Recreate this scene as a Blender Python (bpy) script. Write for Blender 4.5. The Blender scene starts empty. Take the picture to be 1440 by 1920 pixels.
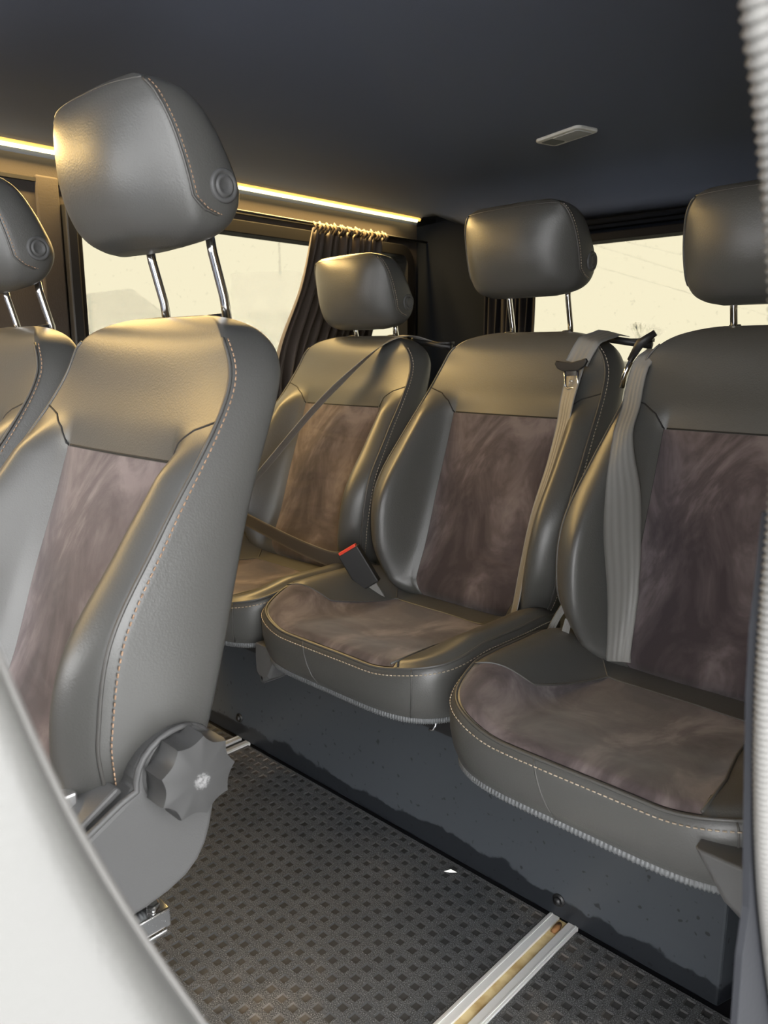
import bpy, math, random
from mathutils import Vector, Matrix, noise
random.seed(7)
SC = bpy.context.scene
COL = SC.collection
R = math.radians

# ------------------------------------------------------------------ camera, world, exposure
cam_data = bpy.data.cameras.new('camera')
cam = bpy.data.objects.new('camera', cam_data); COL.objects.link(cam)
cam_data.sensor_fit = 'VERTICAL'; cam_data.sensor_height = 36.0; cam_data.sensor_width = 27.0
cam_data.lens = 27.0
cam.location = (0, 0, 1.0)
cam.rotation_euler = (R(90 - 11.5), 0, R(43.7))
cam_data.clip_start = 0.02; cam_data.clip_end = 400
cam_data.dof.use_dof = True
cam_data.dof.focus_distance = 1.25
cam_data.dof.aperture_fstop = 9.0
SC.camera = cam
SC.view_settings.view_transform = 'Standard'
SC.view_settings.look = 'None'
SC.view_settings.gamma = 1.0
SC.view_settings.use_curve_mapping = False
SC.view_settings.exposure = 0.15

SKY = 13.0
w = bpy.data.worlds.new('overcast'); SC.world = w; w.use_nodes = True
bg = w.node_tree.nodes['Background']
bg.inputs[0].default_value = (1.0, 1.0, 1.0, 1); bg.inputs[1].default_value = SKY

# warm LED strip under the edge of the headliner (its own light)
led = bpy.data.lights.new('led_strip_light', 'AREA'); led.shape = 'RECTANGLE'
led.size = 3.4; led.size_y = 0.012; led.energy = 31.0; led.spread = R(150); led.color = (1.0, 0.66, 0.24)
led_o = bpy.data.objects.new('led_strip_light', led); COL.objects.link(led_o)
led_o.location = (-1.812, 0.28, 1.456)
_z = Vector((-0.36, 0, 0.93)).normalized()      # light shines along -z
_x = Vector((0, 1, 0)); _y = _z.cross(_x)
led_o.matrix_world = Matrix.Translation(led_o.location) @ Matrix((_x, _y, _z)).transposed().to_4x4()

# ------------------------------------------------------------------ materials
def mat(name, col, rough=.5, metal=0, **kw):
    m = bpy.data.materials.new(name); m.use_nodes = True
    b = m.node_tree.nodes['Principled BSDF']
    b.inputs['Base Color'].default_value = (*col, 1); b.inputs['Roughness'].default_value = rough
    b.inputs['Metallic'].default_value = metal
    for k, v in kw.items():
        b.inputs[k.replace('_', ' ')].default_value = v
    return m
def N(m, t): return m.node_tree.nodes.new(t)
def L(m, a, b): m.node_tree.links.new(a, b)
def noise_tex(m, scale, detail=3, rough=.5, vec_scale=None, dist=0):
    tc = N(m, 'ShaderNodeTexCoord'); n = N(m, 'ShaderNodeTexNoise')
    n.inputs['Scale'].default_value = scale; n.inputs['Detail'].default_value = detail
    n.inputs['Roughness'].default_value = rough; n.inputs['Distortion'].default_value = dist
    if vec_scale:
        mp = N(m, 'ShaderNodeMapping'); mp.inputs['Scale'].default_value = vec_scale
        L(m, tc.outputs['Object'], mp.inputs[0]); L(m, mp.outputs[0], n.inputs['Vector'])
    else: L(m, tc.outputs['Object'], n.inputs['Vector'])
    return n.outputs['Fac']
def ramp(m, fac, stops):
    r = N(m, 'ShaderNodeValToRGB'); e = r.color_ramp.elements
    while len(e) < len(stops): e.new(.5)
    for i, (p, c) in enumerate(stops):
        e[i].position = p; e[i].color = (*c, 1) if len(c) == 3 else c
    L(m, fac, r.inputs[0]); return r.outputs[0]
def bump(m, fac, strength, dist=.001):
    b = N(m, 'ShaderNodeBump'); b.inputs['Strength'].default_value = strength; b.inputs['Distance'].default_value = dist
    L(m, fac, b.inputs['Height']); L(m, b.outputs[0], m.node_tree.nodes['Principled BSDF'].inputs['Normal'])
def base(m, out): L(m, out, m.node_tree.nodes['Principled BSDF'].inputs['Base Color'])

def leather(name, c):
    m = mat(name, c, .38)
    m.node_tree.nodes['Principled BSDF'].inputs['Specular IOR Level'].default_value = .55
    bump(m, noise_tex(m, 420, 2, .6), .22, .0012)
    return m
M = {}
M['leather'] = leather('charcoal_leather', (.070, .0695, .066))
m = M['suede'] = mat('brown_suede', (.08, .06, .055), .95)
f = noise_tex(m, 9, 5, .6, (1.0, .8, .45), .9)
base(m, ramp(m, f, [(.37, (.046, .037, .040)), (.50, (.078, .063, .066)), (.64, (.160, .134, .136))]))
b_ = m.node_tree.nodes['Principled BSDF']; b_.inputs['Sheen Weight'].default_value = .25; b_.inputs['Sheen Roughness'].default_value = .5
b_.inputs['Specular IOR Level'].default_value = .15
b1 = N(m, 'ShaderNodeBump'); b1.inputs['Strength'].default_value = .75; b1.inputs['Distance'].default_value = .007
L(m, noise_tex(m, 5, 2, .45, (.9, 1.2, 3.6), .8), b1.inputs['Height'])
bump(m, noise_tex(m, 900, 2), .3, .0008)
for n_ in m.node_tree.nodes:
    if n_.type == 'BUMP' and n_ != b1: L(m, b1.outputs[0], n_.inputs['Normal'])
M['thread'] = mat('tan_thread', (.34, .22, .14), .7)
M['thread_pale'] = mat('pale_thread', (.42, .35, .27), .7)
M['piping'] = mat('seam_piping', (.07, .068, .064), .42)
M['groove'] = mat('seam_groove', (.012, .012, .012), .8)
M['plastic'] = mat('grey_black_plastic', (.075, .075, .075), .52)
bump(M['plastic'], noise_tex(M['plastic'], 600, 2), .3, .0008)
m = M['knob'] = mat('scuffed_knob_plastic', (.050, .050, .050), .45)
tc = N(m, 'ShaderNodeTexCoord'); vm = N(m, 'ShaderNodeVectorMath'); vm.operation = 'DISTANCE'; vm.inputs[1].default_value = (.296, -.190, .566)
L(m, tc.outputs['Object'], vm.inputs[0]); mr = N(m, 'ShaderNodeMapRange'); mr.inputs[1].default_value = .004; mr.inputs[2].default_value = .019; mr.inputs[3].default_value = .30; mr.inputs[4].default_value = 0
L(m, vm.outputs['Value'], mr.inputs[0]); ad = N(m, 'ShaderNodeMath'); ad.operation = 'MULTIPLY'; L(m, mr.outputs[0], ad.inputs[0]); L(m, noise_tex(m, 240, 3, .7), ad.inputs[1])
base(m, ramp(m, ad.outputs[0], [(.09, (.050, .050, .050)), (.16, (.24, .24, .24))]))
M['trimtape'] = mat('ribbed_edge_trim', (.11, .115, .118), .5)
M['black'] = mat('black_plastic', (.015, .015, .016), .45)
M['chrome'] = mat('chrome', (.8, .8, .8), .12, 1)
M['steel'] = mat('zinc_steel', (.62, .62, .62), .35, 1)
m = M['headliner'] = mat('dark_headliner_cloth', (.128, .148, .200), .95)
bump(m, noise_tex(m, 700, 2), .3, .001)
M['reartrim'] = mat('black_rear_trim', (.007, .009, .014), .9); M['reartrim'].node_tree.nodes['Principled BSDF'].inputs['Specular IOR Level'].default_value = .1
m = M['wallcloth'] = mat('dark_wall_carpet', (.040, .033, .028), .9)
bump(m, noise_tex(m, 300, 3), .4, .001)
M['trimblack'] = mat('window_rubber', (.010, .010, .012), .6); M['trimblack'].node_tree.nodes['Principled BSDF'].inputs['Specular IOR Level'].default_value = .15
m = M['benchpaint'] = mat('black_powder_coat', (.038, .043, .050), .38)
f = noise_tex(m, 70, 1, .5); 
c1 = ramp(m, f, [(.67, (.050, .056, .064)), (.72, (.016, .017, .020))])
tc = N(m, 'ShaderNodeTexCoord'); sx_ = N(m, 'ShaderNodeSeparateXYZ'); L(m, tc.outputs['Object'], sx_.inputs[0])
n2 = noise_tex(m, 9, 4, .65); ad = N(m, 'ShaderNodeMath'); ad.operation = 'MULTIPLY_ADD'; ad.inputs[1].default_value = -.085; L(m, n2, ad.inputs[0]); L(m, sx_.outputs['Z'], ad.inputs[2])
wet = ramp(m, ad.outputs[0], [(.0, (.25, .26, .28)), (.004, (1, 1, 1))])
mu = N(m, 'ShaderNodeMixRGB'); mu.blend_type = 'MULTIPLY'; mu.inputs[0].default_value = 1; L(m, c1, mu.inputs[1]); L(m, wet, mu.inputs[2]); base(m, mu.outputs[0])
bump(m, noise_tex(m, 25, 2), .05, .002)
m = M['mat'] = mat('rubber_mat', (.05, .05, .05), .62)
f = noise_tex(m, 3.0, 4, .6); g_ = noise_tex(m, 520, 2, .7)
c1 = ramp(m, f, [(.38, (.062, .067, .072)), (.56, (.084, .086, .087)), (.72, (.14, .126, .108))])
c2 = ramp(m, g_, [(.40, (.35, .35, .35)), (.54, (.9, .9, .9)), (.66, (2.6, 2.6, 2.6))])
mu = N(m, 'ShaderNodeMixRGB'); mu.blend_type = 'MULTIPLY'; mu.inputs[0].default_value = 1; L(m, c1, mu.inputs[1]); L(m, c2, mu.inputs[2]); base(m, mu.outputs[0])
bump(m, g_, .9, .002)
m = M['mat_pit_shade'] = mat('rubber_mat_pit_shade', (.030, .031, .032), .7)  # pit colour darkened to hold the recess shade; brown noise is mud
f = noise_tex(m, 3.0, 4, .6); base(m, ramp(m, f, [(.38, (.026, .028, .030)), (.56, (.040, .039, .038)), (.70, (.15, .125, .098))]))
m = M['alu'] = mat('brushed_aluminium', (.68, .68, .66), .45, .25)
bump(m, noise_tex(m, 60, 3, .5, (1, .05, 1)), .15, .001)
m = M['dirt'] = mat('sand_in_slot', (.55, .42, .20), .9)
base(m, ramp(m, noise_tex(m, 30, 3), [(.35, (.40, .28, .12)), (.6, (.60, .48, .25))]))
M['rust'] = mat('rust', (.20, .09, .03), .8)
m = M['webbing'] = mat('belt_webbing', (.22, .215, .205), .5)
wv = N(m, 'ShaderNodeUVMap')
sep = N(m, 'ShaderNodeSeparateXYZ'); L(m, wv.outputs[0], sep.inputs[0])
mm = N(m, 'ShaderNodeMath'); mm.operation = 'MULTIPLY'; mm.inputs[1].default_value = 31.4; L(m, sep.outputs[0], mm.inputs[0])
sn = N(m, 'ShaderNodeMath'); sn.operation = 'SINE'; L(m, mm.outputs[0], sn.inputs[0])
bump(m, sn.outputs[0], .28, .001)
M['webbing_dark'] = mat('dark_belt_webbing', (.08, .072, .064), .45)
M['red'] = mat('red_button', (.75, .06, .03), .35)
m = M['curtain'] = mat('brown_curtain_cloth', (.060, .044, .034), .6)
m.node_tree.nodes['Principled BSDF'].inputs['Sheen Weight'].default_value = .2
M['curtain_black'] = mat('black_curtain_cloth', (.012, .012, .018), .8)
M['ruffle'] = mat('curtain_heading', (.10, .075, .05), .7)
m = M['led'] = mat('led_glow', (1, .9, .6), .5)
m.node_tree.nodes['Principled BSDF'].inputs['Emission Color'].default_value = (1.0, .83, .42, 1)
m.node_tree.nodes['Principled BSDF'].inputs['Emission Strength'].default_value = 5.0
M['led_tape'] = mat('led_tape', (.7, .5, .2), .5)
M['led_tape'].node_tree.nodes['Principled BSDF'].inputs['Emission Color'].default_value = (1.0, .58, .12, 1)
M['led_tape'].node_tree.nodes['Principled BSDF'].inputs['Emission Strength'].default_value = 1.3
M['lampcase'] = mat('pale_lamp_case', (.80, .80, .76), .4)
M['lens'] = mat('lamp_lens', (.60, .62, .62), .15)
M['lensdark'] = mat('lamp_switch', (.12, .13, .13), .3)
M['seal'] = mat('weather_seal', (.098, .095, .090), .75)
M['paint'] = mat('white_body_paint', (.16, .16, .155), .3)
m = M['pillar'] = mat('grey_pillar_trim', (.018, .019, .022), .6)
bump(m, noise_tex(m, 200, 3), .3, .001); m.node_tree.nodes['Principled BSDF'].inputs['Specular IOR Level'].default_value = .1
M['ground'] = mat('asphalt', (.33, .33, .33), .9)
# privacy-tinted, dusty window glass
m = bpy.data.materials.new('tinted_glass'); m.use_nodes = True; nt = m.node_tree; nt.nodes.clear()
out = nt.nodes.new('ShaderNodeOutputMaterial'); mx = nt.nodes.new('ShaderNodeMixShader')
tr = nt.nodes.new('ShaderNodeBsdfTransparent'); gl = nt.nodes.new('ShaderNodeBsdfGlossy')
gl.inputs['Roughness'].default_value = .02; gl.inputs['Color'].default_value = (.5, .5, .5, 1)
mx.inputs[0].default_value = .0008
tc = nt.nodes.new('ShaderNodeTexCoord'); vo = nt.nodes.new('ShaderNodeTexNoise'); vo.inputs['Scale'].default_value = 75; vo.inputs['Detail'].default_value = 1
nt.links.new(tc.outputs['Object'], vo.inputs['Vector'])
rp = nt.nodes.new('ShaderNodeValToRGB'); GT = ((.84/SKY)**.5, (.775/SKY)**.5, (.55/SKY)**.5)
rp.color_ramp.elements[0].position = .70; rp.color_ramp.elements[0].color = (*GT, 1)
rp.color_ramp.elements[1].position = .80; rp.color_ramp.elements[1].color = (GT[0]*.9, GT[1]*.9, GT[2]*.9, 1)
nt.links.new(vo.outputs['Fac'], rp.inputs[0]); nt.links.new(rp.outputs[0], tr.inputs[0])
nt.links.new(tr.outputs[0], mx.inputs[1]); nt.links.new(gl.outputs[0], mx.inputs[2]); nt.links.new(mx.outputs[0], out.inputs[0])
M['glass'] = m
# distance haze put into the material: mostly see-through, no fog volume
def haze_mix(name, col, a):
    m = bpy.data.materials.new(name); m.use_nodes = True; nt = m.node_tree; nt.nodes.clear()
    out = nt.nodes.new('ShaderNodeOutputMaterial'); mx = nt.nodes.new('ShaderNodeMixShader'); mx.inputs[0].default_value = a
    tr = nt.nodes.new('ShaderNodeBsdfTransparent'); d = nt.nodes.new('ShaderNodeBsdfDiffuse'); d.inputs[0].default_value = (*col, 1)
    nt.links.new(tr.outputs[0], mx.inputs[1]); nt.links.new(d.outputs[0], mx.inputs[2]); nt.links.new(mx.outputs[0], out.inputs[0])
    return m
M['wall_haze'] = haze_mix('wall_painted_haze', (.5, .5, .48), .032)
M['dark_haze'] = haze_mix('dark_painted_haze', (.2, .2, .18), .10)

# ------------------------------------------------------------------ mesh helpers
def mesh_obj(name, verts, faces, m, parent=None, smooth=True, uvs=None):
    me = bpy.data.meshes.new(name); me.from_pydata([tuple(v) for v in verts], [], faces); me.update()
    if smooth: me.polygons.foreach_set('use_smooth', [True]*len(me.polygons))
    if uvs:
        ul = me.uv_layers.new(name='UVMap')
        for lp in me.loops: ul.data[lp.index].uv = uvs[lp.vertex_index]
    me.materials.append(M[m] if isinstance(m, str) else m)
    o = bpy.data.objects.new(name, me); COL.objects.link(o)
    if parent: o.parent = parent
    return o
def bev(o, wd, seg=2):
    md = o.modifiers.new('bevel', 'BEVEL'); md.width = wd; md.segments = seg; md.limit_method = 'ANGLE'; md.angle_limit = R(35)
    return o
class MB:
    def __init__(s): s.v = []; s.f = []
    def add(s, v, f):
        n = len(s.v); s.v += [tuple(p) for p in v]; s.f += [tuple(i+n for i in q) for q in f]
    def box(s, x0, x1, y0, y1, z0, z1, mt=None):
        v = [Vector((x, y, z)) for z in (z0, z1) for y in (y0, y1) for x in (x0, x1)]
        if mt: v = [mt @ p for p in v]
        s.add(v, [(0, 2, 3, 1), (4, 5, 7, 6), (0, 1, 5, 4), (2, 6, 7, 3), (0, 4, 6, 2), (1, 3, 7, 5)])
    def tube(s, pts, r, n=8, cap=True, closed=False):
        pts = [Vector(p) for p in pts]; rings = []; k = len(pts)
        up = None
        for i, p in enumerate(pts):
            if closed: t = pts[(i+1) % k]-pts[i-1]
            else: t = pts[min(i+1, k-1)]-pts[max(i-1, 0)]
            t = t.normalized() if t.length > 0 else Vector((0, 0, 1))
            if up is None: up = t.orthogonal().normalized()
            up = (up - t*up.dot(t))
            up = up.normalized() if up.length > 1e-6 else t.orthogonal().normalized()
            b = t.cross(up); rr = r[i] if isinstance(r, (list, tuple)) else r
            rings.append([p + (up*math.cos(a)+b*math.sin(a))*rr for a in [2*math.pi*j/n for j in range(n)]])
        v = [q for g in rings for q in g]; f = []
        for i in range(k if closed else k-1):
            i2 = (i+1) % k
            for j in range(n): f.append((i*n+j, i*n+(j+1) % n, i2*n+(j+1) % n, i2*n+j))
        if cap and not closed: f += [tuple(reversed(range(n))), tuple((k-1)*n+j for j in range(n))]
        s.add(v, f)
    def prism(s, poly, a0, a1, axis='x'):       # poly in the two other axes
        n = len(poly)
        def P(p, a): return {'x': (a, p[0], p[1]), 'y': (p[0], a, p[1]), 'z': (p[0], p[1], a)}[axis]
        v = [P(p, a0) for p in poly]+[P(p, a1) for p in poly]
        s.add(v, [tuple(range(n))[::-1], tuple(range(n, 2*n))]+[(i, (i+1) % n, n+(i+1) % n, n+i) for i in range(n)])
    def build(s, name, m, parent=None, smooth=True): 
        o = mesh_obj(name, s.v, s.f, m, parent, smooth)
        return o
def interp(tab, x):
    if x <= tab[0][0]: return tab[0][1]
    for i in range(len(tab)-1):
        a, b = tab[i], tab[i+1]
        if x <= b[0]:
            t = (x-a[0])/(b[0]-a[0])
            p0 = tab[i-1][1] if i > 0 else a[1]-(b[1]-a[1]); p3 = tab[i+2][1] if i+2 < len(tab) else b[1]+(b[1]-a[1])
            x0 = tab[i-1][0] if i > 0 else a[0]-(b[0]-a[0]); x3 = tab[i+2][0] if i+2 < len(tab) else b[0]+(b[0]-a[0])
            h = b[0]-a[0]
            m1 = (b[1]-p0)/(b[0]-x0)*h; m2 = (p3-a[1])/(x3-a[0])*h
            t2, t3 = t*t, t*t*t
            return (2*t3-3*t2+1)*a[1]+(t3-2*t2+t)*m1+(-2*t3+3*t2)*b[1]+(t3-t2)*m2
    return tab[-1][1]
def sm(a, b, x):
    t = max(0, min(1, (x-a)/(b-a))); return t*t*(3-2*t)
def loft(rings):                                  # closed rings of equal length + end caps
    n = len(rings[0]); v = [p for r in rings for p in r]; f = []
    for i in range(len(rings)-1):
        for j in range(n): f.append((i*n+j, i*n+(j+1) % n, (i+1)*n+(j+1) % n, (i+1)*n+j))
    for k, r in ((0, rings[0]), (len(rings)-1, rings[-1])):
        c = Vector((0, 0, 0))
        for p in r: c += Vector(p)
        v.append(tuple(c/n)); ci = len(v)-1
        for j in range(n):
            f.append((k*n+(j+1) % n, k*n+j, ci) if k == 0 else (k*n+j, k*n+(j+1) % n, ci))
    return v, f
def rrect(x0, x1, y0, y1, r, n=6):
    p = []
    for cx, cy, a0 in ((x1-r, y1-r, 0), (x0+r, y1-r, 90), (x0+r, y0+r, 180), (x1-r, y0+r, 270)):
        for i in range(n+1):
            a = R(a0+90*i/n); p.append((cx+r*math.cos(a), cy+r*math.sin(a)))
    return p
def thing(name, label, cat, loc=(0, 0, 0), group=None):
    o = bpy.data.objects.new(name, None); o.empty_display_size = .05; COL.objects.link(o); o.location = loc
    o['label'] = label; o['category'] = cat
    if group: o['group'] = group
    return o
def tag(o, label, cat, group=None):
    o['label'] = label; o['category'] = cat
    if group: o['group'] = group
    return o
def struct(o): o['kind'] = 'structure'; return o

# ------------------------------------------------------------------ the van's shell
XL, YR, ZC = -1.85, 2.10, 1.50
def wallbox(name, boxes, m):
    b = MB()
    for q in boxes: b.box(*q)
    return struct(b.build(name, m, smooth=False))
WY0, WY1, WZ0, WZ1 = .885, 2.045, .86, 1.338          # side window opening
wallbox('wall_left', [(XL-.06, XL, -1.6, YR+.06, 0, WZ0), (XL-.06, XL, -1.6, YR+.06, WZ1, 1.56),
                      (XL-.06, XL, -1.6, WY0, WZ0, WZ1), (XL-.06, XL, WY1, YR+.06, WZ0, WZ1)], 'wallcloth')
RX0, RX1, RZ0, RZ1 = -1.50, -.22, .84, 1.325
wallbox('wall_rear', [(XL, 0, YR, YR+.06, 0, RZ0), (XL, 0, YR, YR+.06, RZ1, 1.56),
                      (XL, RX0, YR, YR+.06, RZ0, RZ1), (RX1, 0, YR, YR+.06, RZ0, RZ1)], 'reartrim')
wallbox('wall_front', [(XL, 0, -1.66, -1.6, 0, .85), (XL, 0, -1.66, -1.6, 1.4, 1.56)], 'headliner')
# ceiling: flat headliner that curves down to the side wall and to the tailgate
cs = [(-1.852, 1.435), (-1.845, 1.455), (-1.82, 1.472), (-1.76, 1.487), (-1.68, 1.496), (-1.58, 1.50), (.05, 1.50), (.05, 1.56), (-1.91, 1.56), (-1.91, 1.435)]
b = MB(); ys = [-1.6, 1.86, 1.92, 1.97, 2.01, 2.05, 2.08, 2.10]; dz = [0, 0, -.004, -.014, -.030, -.058, -.092, -.13]
rings = []
for y, d in zip(ys, dz):
    rings.append([(x, y, z + (d*(0, 0, .05, .2, .5, .85, 1)[i] if i < 7 else 0)) for i, (x, z) in enumerate(cs)])
v, f = loft(rings); o = struct(mesh_obj('ceiling', v, f, 'headliner', smooth=False))
o.data.polygons.foreach_set('use_smooth', [True]*len(o.data.polygons)); 
try: o.data.shade_smooth()
except Exception: pass
# floor slab
wallbox('floor', [(XL, -.02, -1.6, YR, -.05, -.004)], 'trimblack')

def frame_ring(name, axis, c, a0, a1, b0, b1, w, d, r, m, parent=None):
    outer = rrect(a0-w, a1+w, b0-w, b1+w, r+w); inner = rrect(a0, a1, b0, b1, r); n = len(outer)
    def P(p, k): return (k, p[0], p[1]) if axis == 'x' else (p[0], k, p[1])
    v = [P(p, c) for p in outer]+[P(p, c+d) for p in outer]+[P(p, c+d) for p in inner]+[P(p, c-.05 if axis=='x' else c+.05) for p in inner]
    f = []
    for i in range(n):
        j = (i+1) % n
        for k in range(3): f.append((k*n+i, k*n+j, (k+1)*n+j, (k+1)*n+i))
    return bev(mesh_obj(name, v, f, m, parent, smooth=False), .002)
# window_1: long tinted side window
w1 = struct(bpy.data.objects.new('window_1', None)); COL.objects.link(w1); w1.location = (XL, (WY0+WY1)/2, WZ0)
b = MB(); b.box(-.035, -.031, -.60, .60, -.03, .51); b.build('window_pane', 'glass', w1, False)
fr = frame_ring('window_frame', 'x', 0, WY0-w1.location.y+.004, WY1-w1.location.y-.004, .01, WZ1-WZ0-.004, .035, .012, .03, 'trimblack', w1)
b = MB(); b.box(0, .010, -1.75, .62, .525, .533); b.build('window_top_bead', 'black', w1, False)
# window_2: tinted tailgate window
w2 = struct(bpy.data.objects.new('window_2', None)); COL.objects.link(w2); w2.location = ((RX0+RX1)/2, YR, RZ0)
b = MB(); b.box(-.66, .66, .031, .035, -.03, .5); b.build('window_pane', 'glass', w2, False)
frame_ring('window_frame', 'y', 0, RX0-w2.location.x+.004, RX1-w2.location.x-.004, .01, RZ1-RZ0-.004, .022, -.014, .03, 'trimblack', w2)
b = MB(); b.tube([(-.66, -.02, .533), (.66, -.02, .533)], .008); b.build('window_top_bead', 'reartrim', w2)
b = MB(); b.box(RX0-.02, RX1+.05, YR-.03, YR, 1.352, 1.362)
struct(bev(b.build('trim_1', 'reartrim', smooth=False), .003))
# pillar trim strips beside the side window
b = MB(); b.box(XL-.001, XL+.012, .790, .842, .3, 1.40)
struct(bev(b.build('trim_2', 'wallcloth', smooth=False), .004))
b = MB(); b.box(XL-.001, XL+.03, .845, .872, .3, 1.345)
struct(bev(b.build('trim_3', 'black', smooth=False), .004))

# right side: rear edge of the sliding-door opening
def ray(px, py):
    p, yw = R(-11.5), R(43.7)
    d = Vector((-math.sin(yw)*math.cos(p), math.cos(yw)*math.cos(p), math.sin(p))); r = Vector((math.cos(yw), math.sin(yw), 0)); u = r.cross(d)
    return d+r*(px-720)/1440-u*(py-960)/1440
def onx(px, py, X): q = ray(px, py); return Vector((0, 0, 1))+q*(X/q.x)
SX = -.115
edge = [(1368, -220), (1378, -80), (1386, 20), (1402, 130), (1416, 250), (1430, 400), (1440, 560), (1444, 700), (1443, 850), (1436, 980), (1424, 1130), (1414, 1300), (1411, 1450), (1413, 1600), (1421, 1720), (1436, 1850), (1452, 1960), (1475, 2100)]
ep = [onx(x, y, SX) for x, y in edge]
ep = [(p.y, p.z) for p in ep]; ep.sort(key=lambda q: q[1])
def edge_y(z): return interp([(q[1], q[0]) for q in ep], z)
zs = [ep[0][1]+(ep[-1][1]-ep[0][1])*i/60 for i in range(61)]
b = MB(); poly = [(edge_y(z)+.0158, z) for z in zs]
poly = [(.60, 0), (poly[0][0], 0)] + poly + [(poly[-1][0], 1.56), (2.16, 1.56), (2.16, 0)]
b.prism(poly, SX-.004, .06)
struct(b.build('wall_right', 'paint', smooth=False))
# grey inner trim running up the door pillar
tr_edge = [(1436, 960), (1427, 1050), (1412, 1180), (1405, 1300), (1402, 1450), (1400, 1560), (1398, 1700), (1385, 1790), (1376, 1920), (1370, 2050)]
tp = [onx(x, y, SX-.006) for x, y in tr_edge]; 
b = MB(); poly = [(p.y, p.z) for p in tp]; poly += [(edge_y(poly[-1][1])+.03, poly[-1][1]), (edge_y(poly[0][1])+.03, poly[0][1])]
b.prism(poly, SX-.008, SX-.004); struct(b.build('trim_4', 'pillar', smooth=False))
# ribbed rubber weather seal round the opening
b = MB(); nn = 190; zz0, zz1 = ep[0][1], ep[-1][1]
pts = []; rr = []
for i in range(nn*4+1):
    z = zz0+(zz1-zz0)*i/(nn*4); pts.append((SX+.002, edge_y(z)+.0115, z)); rr.append(.0050+.0009*math.cos(i/4*2*math.pi))
b.tube(pts, rr, 10); o = b.build('door_weather_seal', 'seal')
tag(o, 'pale ribbed rubber weather seal along the edge of the sliding door opening', 'door seal')

# ------------------------------------------------------------------ rubber mat with square pits
p_, hole, dep = .0272, .0155, .0024
X0, X1, Y0, Y1 = -1.85, -.13, -.60, 1.092
RAILS = (-1.566, -.602)
def strip_range(a, b_):
    v = []; f = []
    nx = int((b_-a)/p_); ny = int((Y1-Y0)/p_)
    sx = (b_-a)/nx; sy = (Y1-Y0)/ny
    for i in range(nx):
        for j in range(ny):
            x, y = a+i*sx, Y0+j*sy; mx_, my_ = (sx-hole)/2, (sy-hole)/2
            jit = lambda: random.uniform(-.0005, .0005)
            n = len(v)
            v += [(x, y, 0), (x+sx, y, 0), (x+sx, y+sy, 0), (x, y+sy, 0)]
            hx0, hx1, hy0, hy1 = x+mx_+jit(), x+sx-mx_+jit(), y+my_+jit(), y+sy-my_+jit()
            v += [(hx0, hy0, 0), (hx1, hy0, 0), (hx1, hy1, 0), (hx0, hy1, 0)]
            e = .0016
            v += [(hx0+e, hy0+e, -dep), (hx1-e, hy0+e, -dep), (hx1-e, hy1-e, -dep), (hx0+e, hy1-e, -dep)]
            for k in range(4):
                l = (k+1) % 4
                f.append((n+k, n+l, n+4+l, n+4+k)); f.append((n+4+k, n+4+l, n+8+l, n+8+k))
            f.append((n+8, n+9, n+10, n+11))
    return v, f
mb = MB()
for a, c in ((X0, RAILS[0]-.03), (RAILS[0]+.03, RAILS[1]-.03), (RAILS[1]+.03, X1)):
    mb.add(*strip_range(a, c))
mo = mb.build('rubber_mat', 'mat', smooth=False); mo.data.materials.append(M['mat_pit_shade'])
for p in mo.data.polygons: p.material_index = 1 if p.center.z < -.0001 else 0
tag(mo, 'black rubber floor mat with rows of small square pits, between the seat rows', 'floor mat')
for i, rx in enumerate(RAILS):
    t = thing('floor_rail', ['slotted silver rail in the floor, far one by the hinge knob', 'wide silver rail in the floor with sandy dirt in its slot, near the door'][i], 'seat rail', (rx, .3, 0), 'seat rails let into the floor')
    b = MB()
    for s in (-1, 1):
        x0, x1 = sorted((s*.009, s*.029)); b.box(x0, x1, -.9, .80, -.004, .003)
        x0, x1 = sorted((s*.022, s*.0255)); b.box(x0, x1, -.9, .80, .003, .0042)
    bev(b.build('rail_flange', 'alu', t, False), .001)
    b = MB(); b.box(-.0095, .0095, -.9, .80, -.004, -.0015 if i == 1 else -.003)
    b.build('slot_bed', 'dirt' if i == 1 else 'black', t, False)
    if i == 1:
        b = MB(); b.tube([(0, .762, 0), (.001, .775, .002), (-.001, .788, .001)], [.005, .006, .004], 7); b.build('rust_patch', 'rust', t)
    else:
        b = MB(); b.box(-.007, .007, .705, .735, -.003, .0008); b.build('slot_hole', 'black', t, False)

# ------------------------------------------------------------------ black steel base under the rear bench
t = thing('bench_base', 'black painted steel box base under the three rear seats', 'seat base', (-1.09, 1.10, 0))
b = MB(); poly = [(-.76, 0), (.76, 0), (.784, .075), (.79, .70), (-.76, .70)]
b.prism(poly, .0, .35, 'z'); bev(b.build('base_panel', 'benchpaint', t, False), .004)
for x, z in ((-.614+1.09, .037), (-1.579+1.09, .060)):
    b = MB(); b.tube([(x, .002, z), (x, -.003, z)], .012, 20); b.tube([(x, -.003, z), (x, -.009, z)], .008, 6)
    b.build('base_screw', 'black', t)
# seat chips / crumbs on the mat
b = MB(); b.add([(0, 0, 0), (.012, .004, .001), (.022, .016, 0), (.010, .012, .003), (.011, .008, .006)], [(0, 1, 4), (1, 2, 4), (2, 3, 4), (3, 0, 4), (0, 3, 2, 1)])
o = b.build('crumb', 'lampcase', smooth=False); o.location = (-.845, 1.055, .001)
tag(o, 'pale pointed chip lying on the mat against the black seat base', 'litter')

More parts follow.
